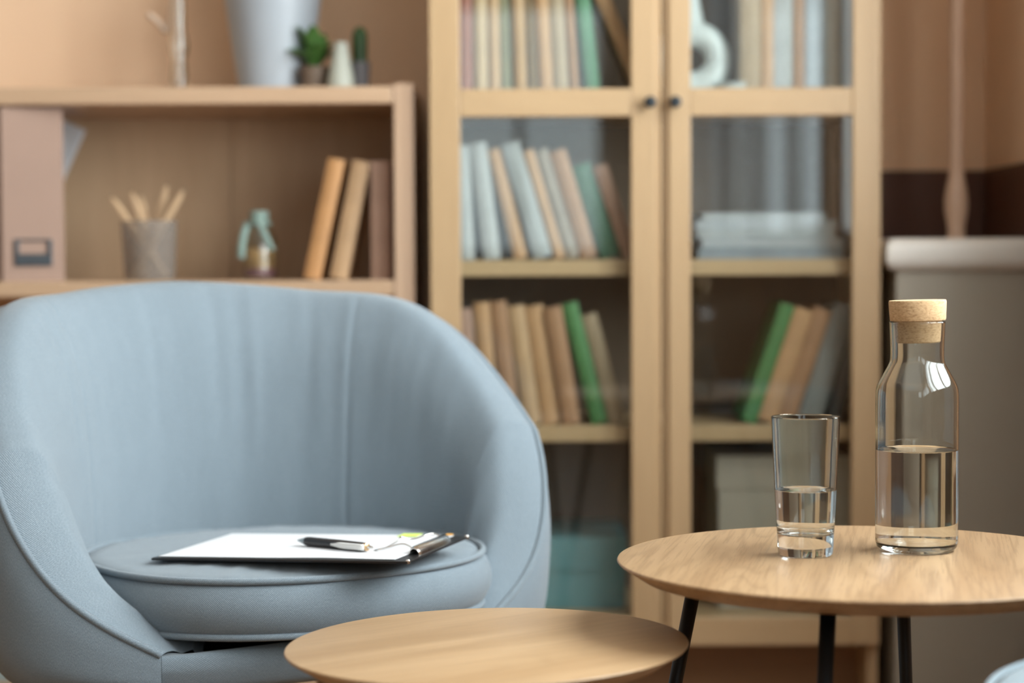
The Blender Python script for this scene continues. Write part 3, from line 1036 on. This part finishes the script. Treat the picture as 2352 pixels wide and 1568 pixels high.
def plan(phi, d=0.0):
    """point of the rim seen from above, moved inwards by d"""
    b = AB if cos(phi) > 0 else AF
    x, y = AW * sin(phi), b * cos(phi)
    # blend the two half-ellipses' normals so that the offset stays smooth
    nb = AF + (AB - AF) * min(1, max(0, (cos(phi) + 0.75) / 1.1))
    nx, ny = sin(phi) / AW, cos(phi) / nb
    l = sqrt(nx * nx + ny * ny)
    return x - d * nx / l, y - d * ny / l


def plan_in(phi, d=0.0):
    """point of the rim moved by d towards the middle of the seat"""
    x, y = plan(phi)
    l = sqrt(x * x + (y - 0.01) ** 2)
    return x * (1 - d / l), y - (y - 0.01) * d / l


def sstep(x):
    x = min(1, max(0, x))
    return x * x * (3 - 2 * x)


def strip(name, phis, section, mat, parent, plan=plan):
    """loft of section(phi) -> list of (inset, z) over phis, with cloth coordinates in metres"""
    vs, fs, uv = [], [], []
    u, last = 0.0, None
    m = None
    for ph in phis:
        pts = section(ph)
        x, y = plan(ph)
        if last:
            u += sqrt((x - last[0]) ** 2 + (y - last[1]) ** 2)
        last = (x, y)
        v, lp = 0.0, None
        for d, z in pts:
            px, py = plan(ph, d)
            if lp:
                v += sqrt((px - lp[0]) ** 2 + (py - lp[1]) ** 2 + (z - lp[2]) ** 2)
            lp = (px, py, z)
            vs.append((px, py, z))
            uv.append((u, v))
        m = len(pts)
    for i in range(len(phis) - 1):
        for k in range(m - 1):
            fs.append((i * m + k, i * m + k + 1, (i + 1) * m + k + 1, (i + 1) * m + k))
    return mk(name, vs, fs, mat, parent, True, uv)


def sec_inner(ph):
    z = rim_z(ph)
    k = sstep((z - 0.365) / 0.20)
    kt = min(1.0, max(0.0, (z - 0.364) / 0.045)) ** 0.6
    kb = 0.45 * kt + 0.55 * k
    zs = min(0.385, z - 0.004)
    H = z - zs
    ex = 1.0 + 0.20 * sstep((abs(ph) - 1.35) / 0.45)
    g = 0.0
    for s in (-0.78, 0.78):
        g += 0.0020 * math.exp(-((ph - s) / 0.013) ** 2)
    pts = [(0.0, z), (0.008 * kt, z + 0.0085 * kb), (0.028 * kt * ex, z + 0.0165 * kb), (0.056 * kt * ex, z + 0.010 * kb)]
    for d, drop in ((0.080, 0.030), (0.098, 0.085), (0.110, 0.170), (0.118, 0.270)):
        pts.append((d * kt * ex + 0.0015 * len(pts) * (drop > H), z - min(drop, H)))
    pts += [(pts[-1][0] + 0.004, zs - 0.002), (pts[-1][0] + 0.020, zs - 0.020)]
    P = smooth_path([Vector((d, z_, 0)) for d, z_ in pts], 5)
    out = []
    n = len(P) - 1
    for i, p in enumerate(P):
        f = i / n
        w = sstep((f - 0.18) / 0.2) * k
        soft = noise.noise(Vector((ph * 6.0, p.y * 2.2, 0.0))) * 0.0020 + noise.noise(Vector((ph * 15.0, p.y * 3.0, 5.0))) * 0.0013 * sstep((p.y - 0.5) / 0.2)
        out.append((p.x + (soft - g) * w, p.y))
    return out


def sec_outer(ph):
    z = rim_z(ph)
    hgt = z - ZBOT
    s = min(1.0, hgt / 0.25)
    tp = 0.012 + 0.030 * s
    pts = [(0.0, z), (-0.006 * s, z - 0.012 * s), (-0.011 * s, z - 0.06 * s), (-0.010 * s, ZBOT + hgt * 0.55), (-0.001 * s, ZBOT + hgt * 0.22),
           (tp * 0.50, ZBOT + 0.010), (tp, ZBOT), (tp + 0.012, ZBOT - 0.003), (tp + 0.04, ZBOT - 0.006)]
    return [(p.x, p.y) for p in smooth_path([Vector((d, q, 0)) for d, q in pts], 4)]


def rail_top(ph):
    q = abs(ph)
    f = sstep((q - PE) / (pi - PE))
    return 0.373 + 0.006 * f


def sec_rail(ph):
    q = (ph + 2 * pi) % (2 * pi)
    z = rail_top(q if q <= pi else 2 * pi - q)
    a = sstep(((q if q <= pi else 2 * pi - q) - PE) / 0.22)
    pts = [(0.10, z - 0.008 - 0.032 * a), (0.045, z - 0.001 - 0.019 * a), (0.014, z - 0.001), (0.002, z - 0.002), (-0.001, z - 0.015), (0.002, ZBOT + 0.022), (0.012, ZBOT + 0.004), (0.03, ZBOT - 0.004), (0.05, ZBOT - 0.006)]
    return [(p.x, p.y) for p in smooth_path([Vector((d, q_, 0)) for d, q_ in pts], 4)]


def round_cushion(name, parent, centre, a, bf, bb, zt, zb, dome, mat, expo=2.2, pip=0.0044, bulge=0.016, creases=0.0):
    """flat round cushion with piping at its upper and lower edge"""
    n = 160

    def outline(t):
        c, s = cos(t), sin(t)
        b = bb if s > 0 else bf
        r = (abs(c / a) ** expo + abs(s / b) ** expo) ** (-1 / expo)
        return r * c, r * s
    rows = []
    for i in range(13):
        f = i / 12 * 0.985
        rows.append((f, zt + 0.0015 + dome * (1 - f ** 2.6)))
    rows.append((0.998, zt - 0.0015))
    H = zt - zb
    for i in range(1, 10):
        g = i / 10
        rows.append((1 + bulge / a * sin(pi * g) ** 0.75, zt - H * g))
    rows += [(0.998, zb + 0.001), (0.97, zb - 0.004), (0.8, zb - 0.008), (0.4, zb - 0.010), (0, zb - 0.010)]
    vs, fs, uv = [], [], []
    R = []
    v = 0.0
    lp = None
    per = [0.0]
    for k in range(n):
        p, q = outline(2 * pi * k / n), outline(2 * pi * (k + 1) / n)
        per.append(per[-1] + sqrt((p[0] - q[0]) ** 2 + (p[1] - q[1]) ** 2))
    for (f, z) in rows:
        if lp:
            v += sqrt(((f - lp[0]) * a) ** 2 + (z - lp[1]) ** 2)
        lp = (f, z)
        row = []
        for k in range(n):
            x, y = outline(2 * pi * k / n)
            X, Y = x * f, y * f
            zz_ = z
            if creases and z > zt - 0.002 and f > 0.3:
                zz_ += creases * noise.noise(Vector((k * 0.35, f * 3.0, 1.0))) * sstep((f - 0.3) / 0.5) * (1 if f < 0.99 else 0.4)
            row.append(len(vs))
            vs.append((centre[0] + X, centre[1] + Y, zz_))
            uv.append((X, Y) if z > zt - 0.001 else (-per[k], v))
        R.append(row)
    for r0, r1 in zip(R[:-1], R[1:]):
        for k in range(n):
            k2 = (k + 1) % n
            fs.append((r0[k], r1[k], r1[k2], r0[k2]))
    me = mk(name, vs, fs, mat, parent, True, uv)
    for z, off in ((zt, 0.001), (zb, 0.001)):
        pts = []
        for k in range(n):
            x, y = outline(2 * pi * k / n)
            pts.append((centre[0] + x * (1 + 0.016), centre[1] + y * (1 + 0.016), z + off))
        tube('cushion_piping', pts, pip, mat, me, 10, True)
    return me


def lin(a, b, n):
    return [a + (b - a) * k / n for k in range(n + 1)]


ach = empty('armchair', (-0.3016, 2.6167, 0), 'rounded blue-grey fabric tub armchair with piped edges facing the coffee tables', 'armchair', rz=0.5573)
PH = lin(-PE, PE, 360)
strip('padded_back', PH, sec_inner, M['fab'], ach, plan_in)
strip('outer_shell', PH, sec_outer, M['fab'], ach)
strip('front_rail', lin(PE - 0.004, 2 * pi - PE + 0.004, 80), sec_rail, M['fab'], ach)
tube('rim_piping', [(*plan(p), rim_z(p) + 0.0015) for p in PH], 0.0050, M['fab'], ach, 10)
for s in (-1, 1):
    tube('rail_seam', [(*plan(s * PE, d), z) for d, z in [q for q in sec_rail(s * PE) if q[0] < 0.03 and q[1] > ZBOT]], 0.0010, M['seam'], ach, 8)
# dark cloth underneath
bot = [plan(p, 0.05) for p in lin(-pi, pi, 96)[:-1]]
M['under'] = plain('black_under_cloth', (0.02, 0.02, 0.022), 0.9)
bm = bmesh.new()
lo = [bm.verts.new((x, y, ZBOT - 0.006)) for x, y in bot]
hi = [bm.verts.new((x, y, ZBOT + 0.004)) for x, y in bot]
bm.faces.new(lo)
bm.faces.new(hi)
for i in range(len(bot)):
    j = (i + 1) % len(bot)
    bm.faces.new((lo[i], lo[j], hi[j], hi[i]))
from_bm('underside', bm, M['under'], ach)
# deck below the cushion
bm = bmesh.new()
dk = [plan(p, 0.055 if abs(p) > PE else 0.10) for p in lin(-pi, pi, 96)[:-1]]
lo = [bm.verts.new((x, y, 0.328)) for x, y in dk]
hi = [bm.verts.new((x, y, 0.345)) for x, y in dk]
bm.faces.new(lo)
bm.faces.new(hi)
for i in range(len(dk)):
    j = (i + 1) % len(dk)
    bm.faces.new((lo[i], lo[j], hi[j], hi[i]))
from_bm('seat_deck', bm, M['under'], ach)
round_cushion('seat_cushion', ach, (0.012, 0.022), 0.258, 0.236, 0.245, 0.459, 0.391, 0.0145, M['fab'], creases=0.0022)
for lx, ly in ((-0.235, -0.03), (0.20, -0.085), (-0.17, 0.22), (0.17, 0.22)):
    n_ = Vector((lx, ly, 0)).normalized() * 0.05
    tube('leg', [(lx, ly, ZBOT - 0.004), (lx + n_.x, ly + n_.y, 0.0)], [0.021, 0.012], M['leg'], ach, 20)

# ------------------------------------------------------------------ coffee tables
def coffee_table(name, label, centre, R, ztop, tilt, mat, legr, phase, splay, legrad):
    t = empty(name, (centre[0], centre[1], 0), label, 'table')
    th = 0.0190
    top = lathe('table_top', [(0, 0), (R - 0.0030, 0), (R - 0.0008, -0.0008), (R, -0.0024), (R - 0.0016, -0.0042), (R - 0.025, -th), (0, -th)], mat, t, 160, loc=(0, 0, ztop))
    top.rotation_euler = (0, -tilt, 0)
    for k in range(4):
        a = phase + k * pi / 2
        d = Vector((cos(a), sin(a), 0))
        zt = ztop - th + legr * d.x * math.tan(tilt)
        lg = tube('leg', [d * legr + Vector((0, 0, zt)), d * (legr + splay * zt) + Vector((0, 0, 0.0))], [legrad, legrad * 0.72], M['black'], t, 20)
        pl = lathe('mounting_plate', [(0, -0.004), (0.026, -0.004), (0.028, -0.001), (0.028, 0), (0, 0)], M['black'], t, 24, loc=d * legr + Vector((0, 0, zt)))
        pl.rotation_euler = (0, -tilt, 0)
    return t


TZ = 0.522
TC = (0.3845, 2.145)
coffee_table('coffee_table', 'larger round oak coffee table carrying the glass and the carafe', TC, 0.2715, TZ, 0.0, M['table1'], 0.191, radians(180 - 21.8), 0.20, 0.0084)
coffee_table('coffee_table', 'smaller low round oak coffee table in the foreground before the armchair', (-0.028, 2.06), 0.2100, 0.4485, math.atan(0.018), M['table2'], 0.140, radians(35), 0.12, 0.0080)

# ------------------------------------------------------------------ carafe
cp = at(2105, 1263, Z=TZ)
car = empty('carafe', (cp.x, cp.y, TZ), 'clear glass carafe with a cork stopper half full of water on the larger table', 'carafe')
outer = [(0, 0.0012), (0.030, 0.0010), (0.0350, 0.0), (0.0405, 0.0012), (0.0440, 0.0050), (0.0454, 0.0110)]
outer += [(0.0455, 0.03), (0.0455, 0.10), (0.0455, 0.168)]
shoulder = [(0.0455, 0.168), (0.0453, 0.1745), (0.0443, 0.1815), (0.0420, 0.1870), (0.0370, 0.1962), (0.0325, 0.2045), (0.0302, 0.2095), (0.0294, 0.2150), (0.0293, 0.222), (0.0297, 0.235), (0.0304, 0.2525)]
outer += [(p.x, p.y) for p in smooth_path([Vector((a, b, 0)) for a, b in shoulder], 4)][1:]
rim = [(0.0307, 0.2536), (0.0303, 0.2546), (0.0293, 0.2546), (0.0289, 0.2536)]
wt = 0.0017
ins = [(max(0, r - wt), z) for r, z in outer[6:]][::-1]
ins[0] = (0.0287, 0.2520)
bottom = [(0.0437, 0.0150), (0.0420, 0.0100), (0.0380, 0.0072), (0.030, 0.0060), (0.015, 0.0056), (0, 0.0055)]
lathe('glass_body', outer + rim + ins + bottom, M['glass'], car, 128)
WL = 0.1120
wr = 0.0455 - wt * 0.5
wprof = [(0, 0.0040), (0.030, 0.0044), (0.0385, 0.0055), (0.0426, 0.0086), (0.0444, 0.0140), (wr, 0.022), (wr, 0.06), (wr, WL + 0.0012), (0.0428, WL + 0.0004), (0.0405, WL), (0.02, WL), (0, WL)]
lathe('water', wprof, M['water'], car, 128)
ck = lathe('cork_stopper', [(0, 0), (0.0232, 0), (0.0242, 0.0012), (0.0256, 0.0215), (0.0262, 0.0245), (0.0300, 0.0246), (0.0306, 0.0262), (0.0316, 0.0450), (0.0308, 0.0470), (0, 0.0472)], M['cork'], car, 96, loc=(0.0012, 0, 0.2312))
ck.rotation_euler = (0, radians(-1.4), 0)

# ------------------------------------------------------------------ tumbler of water
gp = at(1850, 1274, Z=TZ)
gl = empty('drinking_glass', (gp.x, gp.y, TZ), 'tall tapered drinking glass half full of water standing left of the carafe', 'glass')


def gr(z):
    return 0.0300 + (0.0377 - 0.0300) * z / 0.152


gout = [(0, 0.0010), (0.022, 0.0008), (0.0265, 0.0), (0.0288, 0.0008), (0.0300, 0.0030)] + [(gr(z), z) for z in (0.008, 0.02, 0.05, 0.10, 0.1505)]
grim = [(0.0376, 0.1518), (0.0370, 0.1524), (0.0362, 0.1518)]
gw = 0.0017
gin = [(gr(z) - gw, z) for z in (0.1500, 0.10, 0.05, 0.034)] + [(gr(0.03) - gw - 0.0012, 0.0275), (0.0262, 0.0248), (0.020, 0.0238), (0, 0.0235)]
lathe('glass_body', gout + grim + gin, M['glass'], gl, 128)
GW = 0.0715
gh = gw * 0.5
lathe('water', [(0, 0.0225), (0.020, 0.0228), (0.0268, 0.0238), (gr(0.028) - gh - 0.0008, 0.0268), (gr(0.034) - gh, 0.034), (gr(0.05) - gh, 0.05), (gr(GW) - gh, GW + 0.0010), (gr(GW) - gw - 0.0014, GW + 0.0003), (gr(GW) - gw - 0.0036, GW), (0.015, GW), (0, GW)], M['water'], gl, 128)

# ------------------------------------------------------------------ clipboard on the cushion
NL, FL, NR = at(347, 1281, Z=0.4745), at(521, 1226, Z=0.4765), at(936, 1289, Z=0.4855)
U = (NR - NL)
CL = U.length
U.normalize()
V = FL - NL
V = (V - U * V.dot(U))
CWd = V.length
V.normalize()
Nn = U.cross(V)
mat_c = Matrix((U, V, Nn)).transposed().to_4x4()
cb = empty('clipboard', NL, 'black clipboard with a steel clip lying on the armchair seat', 'clipboard')
cb.rotation_euler = mat_c.to_euler()
M['board'] = plain('black_board', (0.012, 0.012, 0.013), 0.35, var=0.1)
box('board', 0, CL, 0, CWd, -0.0030, 0.0, M['board'], cb, 0.0008)
mid = CWd / 2
# clip: pressed steel bar with a sprung wire
bm = bmesh.new()
n = 10
pr = [(0.0085 * cos(pi * k / n), 0.0105 * sin(pi * k / n)) for k in range(n + 1)]
pr += [(0.0073 * cos(pi * k / n), 0.0092 * sin(pi * k / n)) for k in range(n, -1, -1)]
rings_ = []
for yy in (mid - 0.056, mid - 0.05, mid + 0.05, mid + 0.056):
    sc_ = 0.82 if abs(yy - mid) > 0.053 else 1.0
    rings_.append([bm.verts.new((CL - 0.012 + x * sc_, yy, z * sc_)) for x, z in pr])
m_ = len(pr)
for r0, r1 in zip(rings_[:-1], rings_[1:]):
    for k in range(m_):
        bm.faces.new((r0[k], r0[(k + 1) % m_], r1[(k + 1) % m_], r1[k]))
bm.faces.new(rings_[0][::-1])
bm.faces.new(rings_[-1])
from_bm('clip_bar', bm, M['metal'], cb, True)
wire = [(-0.014, -0.050, 0.006), (-0.028, -0.050, 0.0125), (-0.052, -0.046, 0.0070), (-0.072, -0.036, 0.0020), (-0.062, -0.028, 0.0035), (-0.046, -0.018, 0.0125), (-0.048, -0.008, 0.0150), (-0.040, 0.000, 0.0110), (-0.036, 0.018, 0.0100), (-0.034, 0.036, 0.0105), (-0.026, 0.050, 0.0110), (-0.014, 0.050, 0.006)]
tube('clip_wire', smooth_path([(CL + a, mid + b, c) for a, b, c in wire], 6), 0.0011, M['metal'], cb, 10)
for yy in (0.0035, CWd - 0.0035):
    lathe('corner_rivet', [(0, -0.0034), (0.0022, -0.0034), (0.0033, -0.0018), (0.0033, 0.0004), (0.0020, 0.0020), (0, 0.0024)], M['metal'], cb, 16, loc=(CL - 0.001, yy, 0))


def on_board(name, s, t, h, rz, label, cat):
    o = empty(name, NL + U * s + V * t + Nn * h, label, cat)
    o.rotation_euler = (mat_c @ Matrix.Rotation(rz, 4, 'Z')).to_euler()
    return o


# sheets: the top sheet is slightly curved
PL, PW = CL - 0.026, CWd - 0.010
pp = empty('paper_sheets', NL + U * 0.007 + V * 0.006 + Nn * 0.0004, 'blank white paper sheets held on the black clipboard', 'paper')
pp.rotation_euler = mat_c.to_euler()
for q in range(2):
    vs, fs = [], []
    nx_, ny_ = 24, 8
    for lv in (0, 1):
        for i in range(nx_ + 1):
            for j in range(ny_ + 1):
                f, g = i / nx_, j / ny_
                z = 0.0002 + 0.0007 * q + 0.00025 * lv + q * 0.0018 * sin(pi * f) ** 2 * (1 - g) ** 2 * sstep((f - 0.45) / 0.4)
                vs.append((f * PL + q * 0.0006, g * PW, z))
    N1 = (nx_ + 1) * (ny_ + 1)
    for i in range(nx_):
        for j in range(ny_):
            a = i * (ny_ + 1) + j
            fs.append((a, a + 1, a + ny_ + 2, a + ny_ + 1))
            fs.append((N1 + a, N1 + a + ny_ + 1, N1 + a + ny_ + 2, N1 + a + 1))
    bd = [i * (ny_ + 1) for i in range(nx_ + 1)] + [nx_ * (ny_ + 1) + j for j in range(1, ny_ + 1)] + [i * (ny_ + 1) + ny_ for i in range(nx_ - 1, -1, -1)] + [j for j in range(ny_ - 1, 0, -1)]
    for i in range(len(bd)):
        a, b = bd[i], bd[(i + 1) % len(bd)]
        fs.append((a, b, N1 + b, N1 + a))
    mk('sheet', vs, fs, M['paper'], pp, False)
ZP = 0.0017
M['note'] = plain('lime_sticky_note', (0.62, 0.80, 0.16), 0.7, var=0.03)
M['note2'] = plain('orange_sticky_note', (0.85, 0.42, 0.06), 0.7, var=0.03)
sn = on_board('sticky_note', CL * 0.74, CWd - 0.026, ZP + 0.0006, radians(2), 'lime green sticky note at the far edge of the paper', 'note')
box('note_leaf', 0, 0.027, 0, 0.028, 0, 0.0004, M['note'], sn)
sn = on_board('sticky_note', CL * 0.915, CWd - 0.008, ZP + 0.0006, radians(2), 'tiny orange sticky tab at the far edge beside the clip', 'note')
box('note_leaf', 0, 0.009, 0, 0.010, 0, 0.0004, M['note2'], sn)

# pen lying on the paper
ZPEN = ZP + 0.0062
q0 = at(684, 1241, Z=0.488)
q1 = at(856, 1255, Z=0.493)


def bcoord(p):
    r = p - NL
    return r.dot(U), r.dot(V)


(s0, t0), (s1, t1) = bcoord(q0), bcoord(q1)
ang = math.atan2(t1 - t0, s1 - s0)
PLn = sqrt((s1 - s0) ** 2 + (t1 - t0) ** 2)
pen = on_board('pen', s0, t0, ZPEN, ang, 'black ballpoint pen with a white clip lying on the paper', 'pen')
M['penblack'] = plain('black_pen_barrel', (0.02, 0.02, 0.022), 0.35, var=0.1)
M['pengrey'] = plain('grey_pen_tip', (0.30, 0.36, 0.39), 0.3, var=0.03)
M['penwhite'] = plain('white_pen_clip', (0.85, 0.85, 0.83), 0.25, var=0.01)


def pen_part(name, prof, mat):
    o = lathe(name, prof, mat, pen, 32)
    o.rotation_euler = (0, radians(90), 0)
    return o


k_ = PLn
pen_part('pen_tip', [(0, 0.0), (0.0010, 0.0), (0.0014, 0.002), (0.0036, 0.010), (0.0052, 0.0165), (0, 0.0165)], M['pengrey'])
pen_part('barrel', [(0, 0.0165), (0.0054, 0.0165), (0.0060, 0.022), (0.0060, k_ * 0.55), (0.0056, k_ * 0.86), (0.0052, k_ - 0.014), (0, k_ - 0.014)], M['penblack'])
pen_part('collar', [(0, k_ - 0.014), (0.0050, k_ - 0.014), (0.0050, k_ - 0.010), (0.0030, k_ - 0.009), (0, k_ - 0.009)], plain('brass_collar', (0.62, 0.42, 0.24), 0.3, 1.0))
pen_part('push_button', [(0, k_ - 0.009), (0.0022, k_ - 0.009), (0.0020, k_ - 0.001), (0.0010, k_), (0, k_)], M['metal'])
# clip along the near side of the barrel
cvs, cfs = [], []
cn = 12
for i in range(cn + 1):
    f = i / cn
    xx = k_ * (0.50 + 0.43 * f)
    y = -0.0064 - 0.0012 * sin(pi * f) ** 0.5
    w = 0.0014 + 0.0026 * sstep(f / 0.35)
    for dy, dz in ((0.0006, -w), (-0.0010, -w * 0.8), (-0.0010, w * 0.8), (0.0006, w)):
        cvs.append((xx, y + dy, dz + 0.0002))
for i in range(cn):
    for k in range(4):
        cfs.append((i * 4 + k, i * 4 + (k + 1) % 4, i * 4 + 4 + (k + 1) % 4, i * 4 + 4 + k))
cfs += [(3, 2, 1, 0), tuple(cn * 4 + k for k in range(4))]
mk('pen_clip', cvs, cfs, M['penwhite'], pen)

# ------------------------------------------------------------------ round stool at the lower right corner
ot = empty('ottoman', (0.640, 1.60, 0), 'light blue-grey upholstered ottoman at the lower right corner of the picture', 'ottoman')
M['fab2'] = fabric('light_blue_twill', (0.33, 0.42, 0.48), (0.20, 0.27, 0.32), (0.50, 0.58, 0.63))
round_cushion('ottoman_cushion', ot, (0, 0), 0.245, 0.245, 0.245, 0.482, 0.40, 0.022, M['fab2'], expo=2.0, pip=0.0030, bulge=0.012)
lathe('ottoman_base', [(0, 0.30), (0.215, 0.30), (0.225, 0.305), (0.232, 0.388), (0, 0.388)], M['fab2'], ot, 96)
for k in range(4):
    a = pi / 4 + k * pi / 2
    tube('leg', [(0.15 * cos(a), 0.15 * sin(a), 0.302), (0.19 * cos(a), 0.19 * sin(a), 0.0)], [0.019, 0.011], M['leg'], ot, 16)
